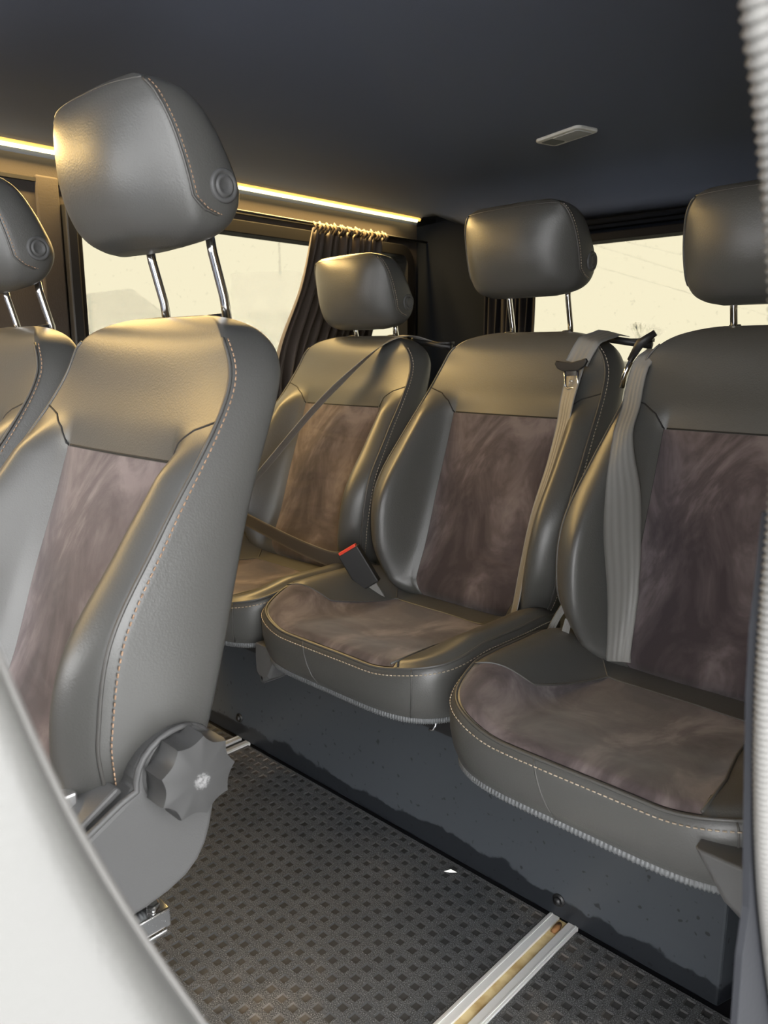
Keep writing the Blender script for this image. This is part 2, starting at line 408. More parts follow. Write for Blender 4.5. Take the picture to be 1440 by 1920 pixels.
# ------------------------------------------------------------------ the seat
# local frame: x sideways, y backwards (0 at the headrest rods), z up from the floor
HW = [(.47, .155), (.50, .186), (.53, .208), (.56, .224), (.60, .235), (.68, .242), (.76, .238), (.84, .228), (.92, .217), (.966, .208), (1.0, .194), (1.02, .177), (1.034, .155), (1.043, .128), (1.048, .102), (1.050, .082)]
FC = [(.49, -.255), (.52, -.250), (.60, -.216), (.70, -.180), (.80, -.140), (.875, -.112), (.95, -.080), (1.0, -.064), (1.05, -.045)]
FB = [(.47, -.262), (.50, -.275), (.52, -.285), (.60, -.302), (.70, -.285), (.80, -.215), (.875, -.158), (.95, -.108), (1.0, -.082), (1.05, -.050)]
FS = [(.47, -.205), (.50, -.228), (.53, -.248), (.57, -.264), (.62, -.271), (.72, -.252), (.82, -.183), (.90, -.120), (.945, -.088), (.98, -.070), (1.034, -.058), (1.05, -.045)]
BK = [(.49, -.16), (.59, -.130), (.68, -.108), (.83, -.062), (.98, .006), (1.0, .012), (1.05, .020)]
PW = [(.49, .126), (.60, .127), (.875, .138), (1.05, .138)]
ZT, ZP = 1.050, .877
def pw(z): return min(interp(PW, z), interp(HW, z)*.62)
def front_y(x, z):
    hw = interp(HW, z); p = pw(z); a = abs(x); fc, fb, fs = interp(FC, z), interp(FB, z), interp(FS, z)
    if a <= p: y = fc-.004*(1-(a/p)**2)+.004
    else:
        r = min(1, (a-p)/(hw-p))
        y = fc+(fb-fc)*sm(0, 1, r/.62) if r < .62 else fb+(fs-fb)*((r-.62)/.38)**2
    k = sm(.865, .925, z)
    if k > 0: y = y*(1-k)+k*(fc-.004+(fs-fc+.004)*(a/hw)**3.2)
    ym = -.018
    if z > 1.0: y = ym+(y-ym)*math.sqrt(max(0.03, 1-((z-1.0)/(ZT-1.0))**2.6))
    if z < .51: ym2 = -.20; y = ym2+(y-ym2)*math.sqrt(max(.02, 1-((.51-z)/.043)**2))
    return y
def side_pt(s, z, t):                       # t 0 at front seam .. 1 at back corner
    hw = interp(HW, z); y0 = front_y(hw, z); y1 = interp(BK, z); ym = -.018
    if z > 1.0: y1 = ym+(y1-ym)*math.sqrt(max(0.03, 1-((z-1.0)/(ZT-1.0))**2))
    if z < .51: y1 = -.20+(y1+.20)*math.sqrt(max(.02, 1-((.51-z)/.043)**2))
    c = .030
    k = 1-.28*sm(.55, 1.0, t)**2*0.6
    x = hw*k+.012*math.sin(math.pi*min(1, t*1.15))*(1 if z < .98 else max(0, (ZT-z)/.07))
    y = y0+(y1-y0)*math.sin(t*math.pi/2)**.9 if t > 0 else y0
    return Vector((s*x, y, z))
NZ, NF, NS, NB = 130, 72, 14, 8
zlev = []
for i in range(NZ+1):
    t_ = i/NZ
    zlev.append(.468+(ZP-.468)*t_/.68 if t_ <= .68 else ZP+(ZT-ZP)*math.sin((t_-.68)/.32*math.pi/2))
IP = max(i for i in range(NZ+1) if zlev[i] <= ZP+1e-6)
def ring_at(z):
    hw = interp(HW, z); p = pw(z); r = []
    for i in range(NF+1):
        u = -1+2*i/NF
        x = p*u/.5 if abs(u) <= .5 else math.copysign(p+(hw-p)*(abs(u)-.5)/.5, u)
        r.append(Vector((x, front_y(x, z), z)))
    for i in range(1, NS+1): r.append(side_pt(1, z, i/NS))
    e0, e1 = r[-1], side_pt(-1, z, 1)
    for i in range(1, NB): 
        t_ = i/NB; r.append(e0.lerp(e1, t_)+Vector((0, .012*math.sin(math.pi*t_), 0)))
    for i in range(NS, 0, -1): r.append(side_pt(-1, z, i/NS))
    return r
rings = [ring_at(z) for z in zlev]
NR = len(rings[0])
bv, bf = loft(rings)
i0, i1 = NF//4, 3*NF//4
def is_panel(fc):
    q = fc[0]
    if len(fc) != 4 or fc[0] >= NR*(NZ): return False
    r, c = divmod(fc[0], NR); return r < IP and i0 <= c < i1
back_f = [q for q in bf if not is_panel(q)]; panel_f = [q for q in bf if is_panel(q)]
def submesh(v, f, off=None):
    idx = {}; nv = []; nf = []
    for q in f:
        g = []
        for k in q:
            if k not in idx: idx[k] = len(nv); nv.append(Vector(v[k])+(off or Vector()))
            g.append(idx[k])
        nf.append(tuple(g))
    return nv, nf
def surf(x, z, off=0): return Vector((x, front_y(x, z)-off, z))
def line(pts, n):                          # resample a polyline in (x,z)
    out = []
    for i in range(len(pts)-1):
        for k in range(n): t_ = k/n; out.append((pts[i][0]*(1-t_)+pts[i+1][0]*t_, pts[i][1]*(1-t_)+pts[i+1][1]*t_))
    out.append(pts[-1]); return out
def stitches(mb, pts, ln=.0045, gap=.0030, r=.0009):
    pts = [Vector(p) for p in pts]; acc = 0; cur = [pts[0]]; on = True; need = ln
    for a, c in zip(pts[:-1], pts[1:]):
        d = (c-a).length; pos = 0
        while d-pos >= need:
            pos += need; q = a.lerp(c, pos/d)
            if on: cur.append(q); mb.tube(cur, r, 5)
            cur = [q]; on = not on; need = ln if on else gap
        need -= d-pos
        if on: cur.append(c)
def seat_backrest(parent, thread):
    v, f = submesh(bv, back_f); br = mesh_obj('backrest', v, f, 'leather', parent)
    v, f = submesh(bv, panel_f, Vector((0, -.0012, 0))); pn = mesh_obj('backrest_panel', v, f, 'suede', br)
    for s in (-1, 1):
        g = MB(); g.tube([surf(s*pw(z), z, -.0004) for z in [.48+(ZP-.48)*i/40 for i in range(41)]], .0016, 6)
        hh = interp(HW, .935)
        g.tube([surf(x, z, -.0002) for x, z in line([(s*pw(ZP), ZP), (s*(pw(ZP)+.016), ZP+.024), (s*(pw(ZP)+.040), ZP+.040), (s*hh, .928)], 10)], .0015, 6)
        g.build('panel_seam', 'groove', br)
    g = MB(); g.tube([surf(x, ZP, -.0004) for x in [-.133+.266*i/30 for i in range(31)]], .0016, 6)
    g.build('panel_seam', 'groove', br)
    zz = [.478+.542*i/90 for i in range(91)]
    for s in (-1, 1):
        pp = MB(); st = MB()
        path = [Vector((s*(interp(HW, z)+.0005), front_y(interp(HW, z), z), z)) for z in zz]
        pp.tube(path, .0022, 6)
        stitches(st, [side_pt(s, z, .055)+Vector((s*.0022, -.0035, 0)) for z in zz])
        pp.build('backrest_piping', 'piping', br); st.build('stitching', thread, br)
    for s in (-1, 1):
        b = MB(); b.tube([(s*.0735, .004, 1.030), (s*.0735, .001, 1.0525)], .0095, 16); b.build('rod_collar', 'black', br)
    return br
# headrest
HHW = [(1.118, .070), (1.124, .098), (1.135, .119), (1.155, .131), (1.19, .135), (1.23, .133), (1.26, .127), (1.28, .116), (1.292, .098), (1.299, .070), (1.301, .05)]
HFR = [(1.118, -.085), (1.13, -.118), (1.16, -.140), (1.20, -.150), (1.25, -.150), (1.28, -.143), (1.295, -.128), (1.301, -.105)]
HSM = [(1.118, -.070), (1.15, -.076), (1.20, -.090), (1.24, -.103), (1.27, -.115), (1.295, -.122), (1.301, -.10)]
HBK = [(1.118, -.055), (1.13, -.030), (1.15, -.012), (1.18, -.004), (1.22, -.020), (1.26, -.042), (1.28, -.056), (1.295, -.074), (1.301, -.092)]
def hring(z):
    hw, yf, ys_, yb = (interp(T, z) for T in (HHW, HFR, HSM, HBK)); r = []
    for i in range(41):
        u = -1+2*i/40; r.append(Vector((hw*u*(1-.0*abs(u)), yf+(ys_-yf)*abs(u)**3.0, z)))
    for i in range(1, 11):
        t_ = i/10; r.append(Vector((hw*(1-.22*t_**3)+.006*math.sin(math.pi*t_), ys_+(yb-ys_)*math.sin(t_*math.pi/2), z)))
    e = r[-1]
    for i in range(1, 8): t_ = i/8; r.append(Vector((e.x*(1-2*t_), e.y+.006*math.sin(math.pi*t_), z)))
    for q in reversed(r[41:51]): r.append(Vector((-q.x, q.y, z)))
    return r
def hside(s, z, d=0):
    hw = interp(HHW, z); return Vector((s*(hw+.0005), interp(HSM, z)+d, z))
def seat_headrest(parent, thread):
    zl = [1.118+(1.301-1.118)*(.5-.5*math.cos(math.pi*i/44)) for i in range(45)]
    v, f = loft([hring(z) for z in zl]); h = mesh_obj('headrest', v, f, 'leather', parent)
    # button and its ring on the right cheek, flush with the leather
    def hs(y, z):
        ys_, yb = interp(HSM, z), interp(HBK, z); t_ = math.asin(max(0, min(1, (y-ys_)/(yb-ys_))))/(math.pi/2)
        return Vector((interp(HHW, z)*(1-.22*t_**3)+.006*math.sin(math.pi*t_), y, z))
    c = hs(-.040, 1.182); b = MB()
    nrm = (hs(-.028, 1.182)-hs(-.052, 1.182)).cross(hs(-.040, 1.194)-hs(-.040, 1.170)).normalized(); c = c-nrm*.0008; a1 = Vector((0, 1, 0)); a1 = (a1-nrm*a1.dot(nrm)).normalized(); a2 = nrm.cross(a1)
    def circ(r, h_): return [c+nrm*h_+(a1*math.cos(t_)+a2*math.sin(t_))*r for t_ in [2*math.pi*k/32 for k in range(32)]]
    v, f = loft([circ(.0195, -.006), circ(.0195, .001), circ(.018, .0028), circ(.0145, .0028), circ(.0135, .0012), circ(.0125, .0012), circ(.0118, .0035), (circ(.0095, .0040)), circ(.008, .0026), circ(.003, .0022)])
    mesh_obj('headrest_button', v, f, 'plastic', h)
    zz = [1.15+.135*i/40 for i in range(41)]
    for s in (-1, 1):
        pp = MB(); st = MB()
        path = [Vector((s*.1285, -.034, 1.149)), Vector((s*.133, -.050, 1.150)), Vector((s*.135, -.066, 1.154)), Vector((s*.1345, -.076, 1.162))]+[hside(s, z) for z in zz[5:]]
        pp.tube(path, .0018, 6); stitches(st, [q+Vector((s*.0012, .0045, .001)) for q in path], .0032, .0022, .0007)
        pp.build('headrest_piping', 'piping', h); st.build('stitching', thread, h)
    if 1:
        pp = MB(); pp.tube([Vector((interp(HHW, 1.2865)*u, interp(HFR, 1.288)+(interp(HSM, 1.285)-interp(HFR, 1.288))*abs(u)**3, 1.2868)) for u in [-1+2*i/30 for i in range(31)]], .0014, 6)
        pp.build('headrest_piping', 'piping', h)
    for s in (-1, 1):
        b = MB(); x = s*.0735
        b.tube([(x, 0.010, .97), (x, -.001, 1.06), (x, -.016, 1.115), (x, -.022, 1.15)], .0062, 14)
        rod = b.build('headrest_rod', 'chrome', h)
    return h
# cushion
CY0, CY1 = -.615, -.175
def sq(a, b_, n):
    m_ = max(abs(a), abs(b_)); 
    if m_ < 1e-9: return 0, 0
    k = m_/((abs(a)**n+abs(b_)**n)**(1/n)); return a*k, b_*k
def cz(x, y):
    s = sm(.105, .225, abs(x)); fr_ = sm(-.60, -.47, y)
    z = .492+.050*s*(.30+.70*fr_)*(1-.35*sm(-.33, -.2, y))
    z += .010*(1-sm(-.60, -.50, y))*1 + .008*sm(-.34, -.22, y)*(1-s)
    z -= .012*(1-s)*sm(-.56, -.42, y)
    z += .0025*noise.noise(Vector((x*9, y*9, 3)))
    return z
def cmap(a, b_):
    n = 4.3 if b_ < 0 else 7
    sx, sy = sq(a, b_, n)
    taper = .249-.004*sm(.3, 1, -sy)-.018*sm(.3, 1, sy)
    y = (CY0+CY1)/2+sy*(CY1-CY0)/2
    return sx*taper, y
NC = 104
def cush_point(a, b_):
    x, y = cmap(a, b_); e = max(abs(a), abs(b_)); z = cz(x, y)-.010*sm(.90, 1.0, e)**2
    return Vector((x, y, z))
# suede insert outline (x,y), wide at the front and narrowing to the back
INS = [(-.27, -.70), (-.27, -.515), (-.236, -.505), (-.160, -.455), (-.118, -.300), (.118, -.300), (.128, -.42), (.150, -.520), (.158, -.70)]
def inside(p, poly):
    c = False; n = len(poly)
    for i in range(n):
        a, d = poly[i], poly[(i+1) % n]
        if (a[1] > p[1]) != (d[1] > p[1]) and p[0] < (d[0]-a[0])*(p[1]-a[1])/(d[1]-a[1])+a[0]: c = not c
    return c
def perim(n=220):
    r = []
    for k in range(4):
        for i in range(n//4):
            t_ = -1+2*i/(n//4)
            r.append([(t_, -1), (1, t_), (-t_, 1), (-1, -t_)][k])
    return r
def seat_cushion(parent, thread):
    gv = [cush_point(-1+2*i/NC, -1+2*j/NC) for j in range(NC+1) for i in range(NC+1)]
    gf = [(j*(NC+1)+i, j*(NC+1)+i+1, (j+1)*(NC+1)+i+1, (j+1)*(NC+1)+i) for j in range(NC) for i in range(NC)]
    def cen(q): p = (gv[q[0]]+gv[q[2]])/2; return (p.x, p.y)
    pf = []; lf = []
    for q in gf:
        e = gv[q[0]]; j, i = divmod(q[0], NC+1)
        edge_ = j == 0 or i == 0 or i == NC-1 or j == NC-1
        (pf if inside(cen(q), INS) and not edge_ else lf).append(q)
    # skirt
    pr = perim(208); prof = [(0, 0), (.006, -.006), (.009, -.022), (.008, -.045), (.003, -.070), (-.006, -.092), (-.012, -.098)]
    sv = []; cx, cy = 0, (CY0+CY1)/2; npz = len(pr)
    rows = []
    for (o_, dz_) in prof:
        row = []
        for a, b_ in pr:
            p = cush_point(a, b_); d = Vector((p.x-cx, (p.y-cy), 0)).normalized()
            zb = p.z+dz_*((p.z-.410)/.098)
            row.append(Vector((p.x, p.y, zb))+d*o_)
        rows.append(row)
    base_n = len(gv); allv = gv+[q for r_ in rows for q in r_]
    for r_ in range(len(prof)-1):
        for i in range(npz):
            j = (i+1) % npz; lf.append((base_n+r_*npz+i, base_n+(r_+1)*npz+i, base_n+(r_+1)*npz+j, base_n+r_*npz+j))
    lf.append(tuple(base_n+(len(prof)-1)*npz+i for i in range(npz)))
    v, f = submesh(allv, lf); cu = mesh_obj('cushion', v, f, 'leather', parent)
    v, f = submesh(allv, pf, Vector((0, 0, .0010))); mesh_obj('cushion_panel', v, f, 'suede', cu)
    g = MB()
    cl = []
    for i in range(2, len(INS)-2):
        for k in range(12):
            t_ = k/12; cl.append((INS[i][0]*(1-t_)+INS[i+1][0]*t_, INS[i][1]*(1-t_)+INS[i+1][1]*t_))
    cl.append(INS[-2]); cl.append((.157, -.611))
    g.tube([Vector((x, y, cz(x, y)+.0008)) for x, y in cl], .0021, 6)
    g.build('panel_seam', 'piping', cu)
    for s in (-1, 1):
        g = MB(); g.tube([Vector((x, y, cz(x, y)+.0003)) for x, y in line([(s*.118, -.300), (s*.150, -.26), (s*.185, -.200)], 10)], .0016, 6)
        # short vertical seam on the front of the skirt
        idx = min(range(npz), key=lambda i: abs(rows[0][i].x-(-.052, .215)[s > 0])+abs(rows[0][i].y-CY0)*2)
        g.build('panel_seam', 'piping', cu)
        g = MB(); g.tube([rows[r_][idx]+Vector((.0062*r_*(s < 0), -.0006, 0)) for r_ in range(len(prof)-1)], .0013, 6)
        g.build('skirt_seam', 'piping', cu)
    pp = MB(); pp.tube([p+Vector((0, 0, .0005)) for p in rows[0]], .0026, 6, closed=True); pp.build('cushion_piping', 'piping', cu)
    st = MB(); a_ = [rows[1][i]+(rows[1][i]-rows[0][i]).normalized()*.0035 for i in range(npz)]; stitches(st, a_+[a_[0]]); st.build('stitching', thread, cu)
    # ribbed edge trim along the bottom of the cover
    bt = rows[-1]; fine = []
    for i in range(npz):
        a, d = bt[i], bt[(i+1) % npz]
        for k in range(5): fine.append(a.lerp(d, k/5))
    tb = MB(); tb.tube(fine, [.0066+.0010*math.cos(i*1.9) for i in range(len(fine))], 7, closed=True); tb.build('edge_trim', 'trimtape', cu)
    return cu
def knob_mesh(parent):
    b = MB(); rings = []
    n = 90
    def ring(x, r0, amp):
        return [Vector((x, -.192+(r0-amp*abs(math.sin(4.5*t_))**.8)*math.cos(t_), .570+(r0-amp*abs(math.sin(4.5*t_))**.8)*math.sin(t_))) for t_ in [2*math.pi*(k+.0)/n+.2*0 for k in range(n)]]
    rings = [ring(.255, .040, 0), ring(.262, .040, 0), ring(.263, .0465, .0070), ring(.289, .0465, .0070), ring(.2935, .0450, .0068), ring(.2950, .034, .003), ring(.296, .012, 0)]
    v, f = loft(rings); k = mesh_obj('recliner_knob', v, f, 'knob', parent)
    for p in k.data.polygons: p.use_smooth = True
    k.data.set_sharp_from_angle(angle=R(40)) if hasattr(k.data, 'set_sharp_from_angle') else None
    return k
def side_cover(parent):
    ring_ = [(-.192+.052*math.cos(R(a)), .567+.047*math.sin(R(a))) for a in range(200, -60, -14)]
    poly = [(-.37, .520), (-.30, .532), (-.262, .552)]+ring_[1:]+[(-.150, .505), (-.156, .480), (-.163, .462), (-.174, .446), (-.190, .434), (-.212, .426), (-.24, .421), (-.30, .417), (-.37, .415)]
    b = MB(); b.prism(poly[::-1], .212, .256); c = bev(b.build('side_cover', 'plastic', parent, False), .007, 4)
    b = MB(); lip = [( .258, y, z) for y, z in [(-.365, .526), (-.30, .5365), (-.262, .556)]+ring_[1:10]]
    b.tube(lip, .0035, 8); b.build('cover_lip', 'plastic', c)
    b = MB(); b.prism([(-.365, .532), (-.30, .543), (-.258, .568), (-.252, .560), (-.30, .534), (-.365, .523)], .205, .246); bev(b.build('cover_flange', 'plastic', c, False), .003)
    b = MB(); b.box(.196, .214, -.345, -.285, .520, .562, Matrix.Rotation(R(0), 4, 'X')); bev(b.build('hinge_bracket', 'steel', c, False), .003)
    b = MB(); b.tube([(.2535, -.192, .570), (.2575, -.192, .570)], .0435, 40); b.build('knob_bezel', 'plastic', c)
    return c
def rear_cover(parent, s):
    # end cap on the front corner of the rear seats
    secs = []
    dz_, dy = (.066, -.052) if s > 0 else (0, 0)
    for y, k in ((-.585+dy, .80), (-.580+dy, .96), (-.560+dy, 1.0), (-.30, 1.0), (-.22, .9)):
        x0, x1 = (.158 if s > 0 else .185)+.03*(1-k), (.262 if s < 0 else .268); z0, z1 = .345+dz_+.03*(1-k), (.430 if s < 0 else .478)
        pl = [(x0, z1), (x0+.035, z0+.016), (x0+.06, z0), (x1-.02, z0), (x1, z0+.02), (x1, z1)]
        secs.append([Vector((s*x, y, z)) for x, z in pl])
    v, f = loft(secs); o = bev(mesh_obj('side_cover', v, f, 'plastic', parent, False), .006, 3)
    return o
def seat_base(parent, front):
    b = MB()
    if front:
        b.box(-.20, .20, -.50, -.29, .34, .405); 
        for s in (-1, 1):
            b.box(*sorted((s*.17, s*.20)), -.50, -.46, 0, .35); b.box(*sorted((s*.17, s*.20)), -.33, -.29, 0, .35)
            b.box(*sorted((s*.17, s*.20)), -.50, -.29, 0, .02)
        bev(b.build('seat_frame', 'black', parent, False), .003)
        for s in (-1, 1):
            r_ = MB(); x = s*.232
            r_.box(x-.012, x+.012, -.38, -.206, .374, .398); r_.box(x-.015, x+.015, -.38, -.212, .370, .376)
            r_.tube([(x, -.222, .397), (x, -.222, .406)], .009, 6)
            bev(r_.build('slide_rail', 'chrome', parent, False), .002)
    else:
        b.box(-.20, .20, -.50, -.22, .35, .405); b.build('seat_frame', 'black', parent, False)
GUIDE = [(.165, .010, 1.032), (.235, .018, 1.026)]
def belt_guide(parent):
    b = MB(); b.tube([(.135, .012, 1.038), (.20, .020, 1.028), (.252, .024, 1.020)], .0075, 12); b.box(.17, .252, .015, .036, 1.027, 1.034)
    b.build('belt_guide', 'black', parent)

def make_seat(front, thread):
    t = thing('van_seat', '', 'seat')
    seat_backrest(t, thread); seat_headrest(t, thread); seat_cushion(t, thread); seat_base(t, front)
    return t
def copy_tree(o, parent=None):
    c = o.copy(); COL.objects.link(c)
    if parent: c.parent = parent
    for ch in [k for k in bpy.data.objects if k.parent is o]: copy_tree(ch, c)
    return c
GRP_F, GRP_R = 'front row of leather van seats', 'three rear bench seats'
seat_d = make_seat(True, 'thread'); knob_mesh(seat_d); side_cover(seat_d)
seat_b = make_seat(False, 'thread_pale')
# share mesh data between the two prototypes
seat_e = copy_tree(seat_d); seat_f = copy_tree(seat_d)
for k_ in [k for k in bpy.data.objects if k.parent is seat_e and k.name.startswith(('recliner_knob', 'side_cover'))]:
    for q_ in [k for k in bpy.data.objects if k.parent is k_]: bpy.data.objects.remove(q_)
    bpy.data.objects.remove(k_)
seat_a = copy_tree(seat_b); seat_c = copy_tree(seat_b)
for ch in [k for k in bpy.data.objects if k.parent is seat_b and k.name.startswith('cushion')]: ch.location = (-.018, 0, 0)
rear_cover(seat_b, -1); rear_cover(seat_c, 1)
for s in (seat_a, seat_b, seat_c): belt_guide(s)
b = MB(); b.tube([(.184, -.545, .415), (.184, -.548, .392), (.181, -.552, .384), (.174, -.553, .383)], .0022, 7); b.build('cover_hook', 'chrome', seat_b)
PLACE = dict(D=(-.935, .585), E=(-1.455, .585), F=(-.455, .384), B=(-.945, 1.47), A=(-1.453, 1.47), C=(-.431, 1.405))
for s, k, lab, g in ((seat_d, 'D', 'charcoal leather van seat in the foreground with a big scalloped recline knob on its side', GRP_F),
                     (seat_e, 'E', 'charcoal leather van seat cut off by the left picture edge, beyond the knob seat', GRP_F),
                     (seat_f, 'F', 'blurred pale-lit leather seat tipped forward right beside the open door', GRP_F),
                     (seat_b, 'B', 'middle rear leather seat with an unfastened belt tongue hanging on its shoulder', GRP_R),
                     (seat_a, 'A', 'far rear leather seat by the curtained window with its belt fastened across', GRP_R),
                     (seat_c, 'C', 'near rear leather seat closest to the door, a wide belt down its left bolster', GRP_R)):
    s.location = (*PLACE[k], 0); s['label'] = lab; s['group'] = g
# each headrest is pulled up by its own amount
for s, dy, dz_ in ((seat_d, .018, .013), (seat_e, .016, -.010), (seat_a, .034, -.052), (seat_b, .016, .003), (seat_c, .004, -.036)):
    for ch in [k for k in bpy.data.objects if k.parent is s and k.name.startswith('headrest')]: ch.location = (0, dy, dz_)
# the seat by the door has its backrest tipped forward on the hinge
FT = R(38.5); hinge = Vector((0, -.192, .52))
rot = Matrix.Translation(hinge) @ Matrix.Rotation(FT, 4, 'X') @ Matrix.Translation(-hinge)
for ch in [k for k in bpy.data.objects if k.parent is seat_f]:
    if ch.name.startswith(('backrest', 'headrest')): ch.matrix_local = rot
    if ch.name.startswith('backrest'):
        b = MB(); b.tube([side_pt(1, .50+.50*i/50, .93-.10*sm(.0, 1, i/50))+Vector((.0015, 0, 0)) for i in range(51)], .0022, 7)
        b.build('side_seam', 'piping', ch)

# ------------------------------------------------------------------ belts
def ribbon(name, pts, wvec, wd, m, parent=None, thick=.0012):
    """pts centre line, wvec list of unit width directions"""
    v = []; uv = []; n = len(pts); K = 6
    for i in range(n):
        p = Vector(pts[i]); wv_ = Vector(wvec[i]).normalized()
        t = (Vector(pts[min(i+1, n-1)])-Vector(pts[max(i-1, 0)])).normalized(); nr = t.cross(wv_).normalized()
        ww = wd[i] if isinstance(wd, (list, tuple)) else wd
        for side in (1, -1):
            for k in range(K+1):
                u = k/K; v.append(p+wv_*(u-.5)*ww+nr*side*thick/2); uv.append((u, i/n))
    f = []; S = 2*(K+1)
    for i in range(n-1):
        for k in range(K):
            f.append((i*S+k, i*S+k+1, (i+1)*S+k+1, (i+1)*S+k)); f.append((i*S+K+1+k+1, i*S+K+1+k, (i+1)*S+K+1+k, (i+1)*S+K+1+k+1))
        for e, g_ in ((0, K+1), (K, 2*K+1)): f.append((i*S+e, i*S+g_, (i+1)*S+g_, (i+1)*S+e))
    return mesh_obj(name, v, f, m, parent, uvs=uv)
def spline(P, n=10):
    P = [Vector(p) for p in P]; out = []
    for i in range(len(P)-1):
        p0 = P[max(i-1, 0)]; p1 = P[i]; p2 = P[i+1]; p3 = P[min(i+2, len(P)-1)]
        for k in range(n):
            t = k/n; out.append(.5*((2*p1)+(p2-p0)*t+(2*p0-5*p1+4*p2-p3)*t*t+(3*p1-p0-3*p2+p3)*t**3))
    out.append(P[-1]); return out
def seat_surf(k, x, z, off): return Vector((PLACE[k][0]+x, PLACE[k][1]+front_y(x, z)-off, z))
def draped(k, pts, off=.006, n=10):
    q = spline([(x, 0, z) for x, z in pts], n); out = []
    for p in q:
        hw = interp(HW, max(.475, min(1.049, p.z)))
        xx = max(-hw, min(hw, p.x)); y = front_y(xx, min(p.z, 1.049)); y += max(0, abs(p.x)-hw)*1.2
        out.append(Vector((PLACE[k][0]+p.x, PLACE[k][1]+y-off, p.z)))
    return out
def tongue(parent, c, ax, dn):      # c centre of the loop, ax width dir, dn downwards dir
    ax = ax.normalized(); dn = (dn-ax*dn.dot(ax)).normalized(); nr = ax.cross(dn)
    if nr.y > 0: nr = -nr
    F = lambda a, d, h: c+ax*a+dn*d+nr*h
    b = MB()
    prof = [(-.036, -.004), (-.033, -.010), (-.025, -.008), (0, -.004), (.025, -.008), (.033, -.010), (.036, -.004), (.030, .006), (.016, .013), (-.016, .013), (-.030, .006)]
    v = [F(a, d, .001) for a, d in prof]+[F(a, d, .009) for a, d in prof]; n = len(prof)
    b.add(v, [tuple(range(n)), tuple(range(2*n-1, n-1, -1))]+[(i, i+n, (i+1) % n+n, (i+1) % n) for i in range(n)])
    o = bev(b.build('tongue_grip', 'black', parent, False), .002)
    b = MB(); b.tube([F(-.014, .012, .005), F(-.014, .040, .005), F(-.010, .046, .005), (F(.010, .046, .005)), F(.014, .040, .005), F(.014, .012, .005)], .0026, 8)
    b.add([F(-.013, .012, .004), F(.013, .012, .004), F(.013, .022, .004), F(-.013, .022, .004)], [(0, 1, 2, 3)])
    b.tube([F(.003, .033, .005), F(-.004, .030, .005), F(-.004, .036, .005)], .0018, 6)
    b.build('tongue_blade', 'chrome', parent)
# middle rear seat: belt hangs from the right shoulder with its tongue
tB = thing('seat_belt', 'grey seat belt with loose tongue hanging down the middle rear seat', 'seat belt', (PLACE['B'][0]+.15, PLACE['B'][1], 1.04), 'rear seat belts')
def rel(pts, t): return [p-t.location for p in pts]
pu = draped('B', [(.165, 1.040), (.158, 1.020), (.145, .985)], .006, 8)
pu = [pu[0]+Vector((.01, .05, .004)), pu[0]+Vector((.004, .02, .006))]+pu
ribbon('upper_webbing', rel(pu, tB), [(1, 0, -.25)]*len(pu), .050, 'webbing', tB)
pl = draped('B', [(.146, .975), (.146, .93), (.150, .885), (.158, .81), (.164, .74), (.163, .65), (.158, .56), (.152, .50)], .008, 8)
ribbon('lower_webbing', rel(pl, tB), [Vector((1, -.25-.75*i/len(pl), .12)) for i in range(len(pl))], [.046-.008*i/len(pl) for i in range(len(pl))], 'webbing', tB)
tongue(tB, pl[0]-tB.location+Vector((0, -.012, .008)), Vector((1, 0, .08)), Vector((-.22, 0, -1)))
# near rear seat: wide webbing straight down the left bolster
tC = thing('seat_belt', 'wide grey seat belt running straight down the near rear seat left bolster', 'seat belt', (PLACE['C'][0]-.19, PLACE['C'][1], 1.0), 'rear seat belts')
pc = draped('C', [(-.200, 1.000), (-.206, .965), (-.200, .92), (-.180, .85), (-.158, .77), (-.142, .68), (-.130, .60), (-.118, .50)], .006, 8)
pc = [pc[0]+Vector((.02, .06, .012)), pc[0]+Vector((.008, .02, .012))]+pc
def conform(o, k, off, zmax):
    ox, oy = PLACE[k]
    loc = o.parent.location
    for v_ in o.data.vertices:
        x, y, z = v_.co.x+loc.x-ox, v_.co.y+loc.y-oy, v_.co.z+loc.z
        if z < zmax:
            h_ = interp(HW, max(.475, min(1.045, z))); q = min(front_y(max(-h_, min(h_, x+d_)), z) for d_ in (-.012, 0, .012))
            v_.co.y = q-off+oy-loc.y - (.0012 if v_.index % 14 < 7 else 0)
bC = ribbon('shoulder_webbing', rel(pc, tC), [Vector((1, .15, .02))]*len(pc), [.030]*3+[min(.034, .030+.0025*i) for i in range(len(pc)-3)], 'webbing', tC)
conform(bC, 'C', .004, .985)
b = MB(); q0 = pc[2]-tC.location
b.tube([q0+Vector((-.030, .00, -.008)), q0+Vector((-.010, -.006, .022)), q0+Vector((.014, .0, .040))], [.006, .009, .006], 8)
b.build('belt_anchor', 'black', tC)
b = MB(); b.tube([q0+Vector((-.044, .002, -.058)), q0+Vector((-.040, .0, -.035)), q0+Vector((-.028, -.002, -.010))], .005, 8); b.build('tongue_blade', 'chrome', tC)
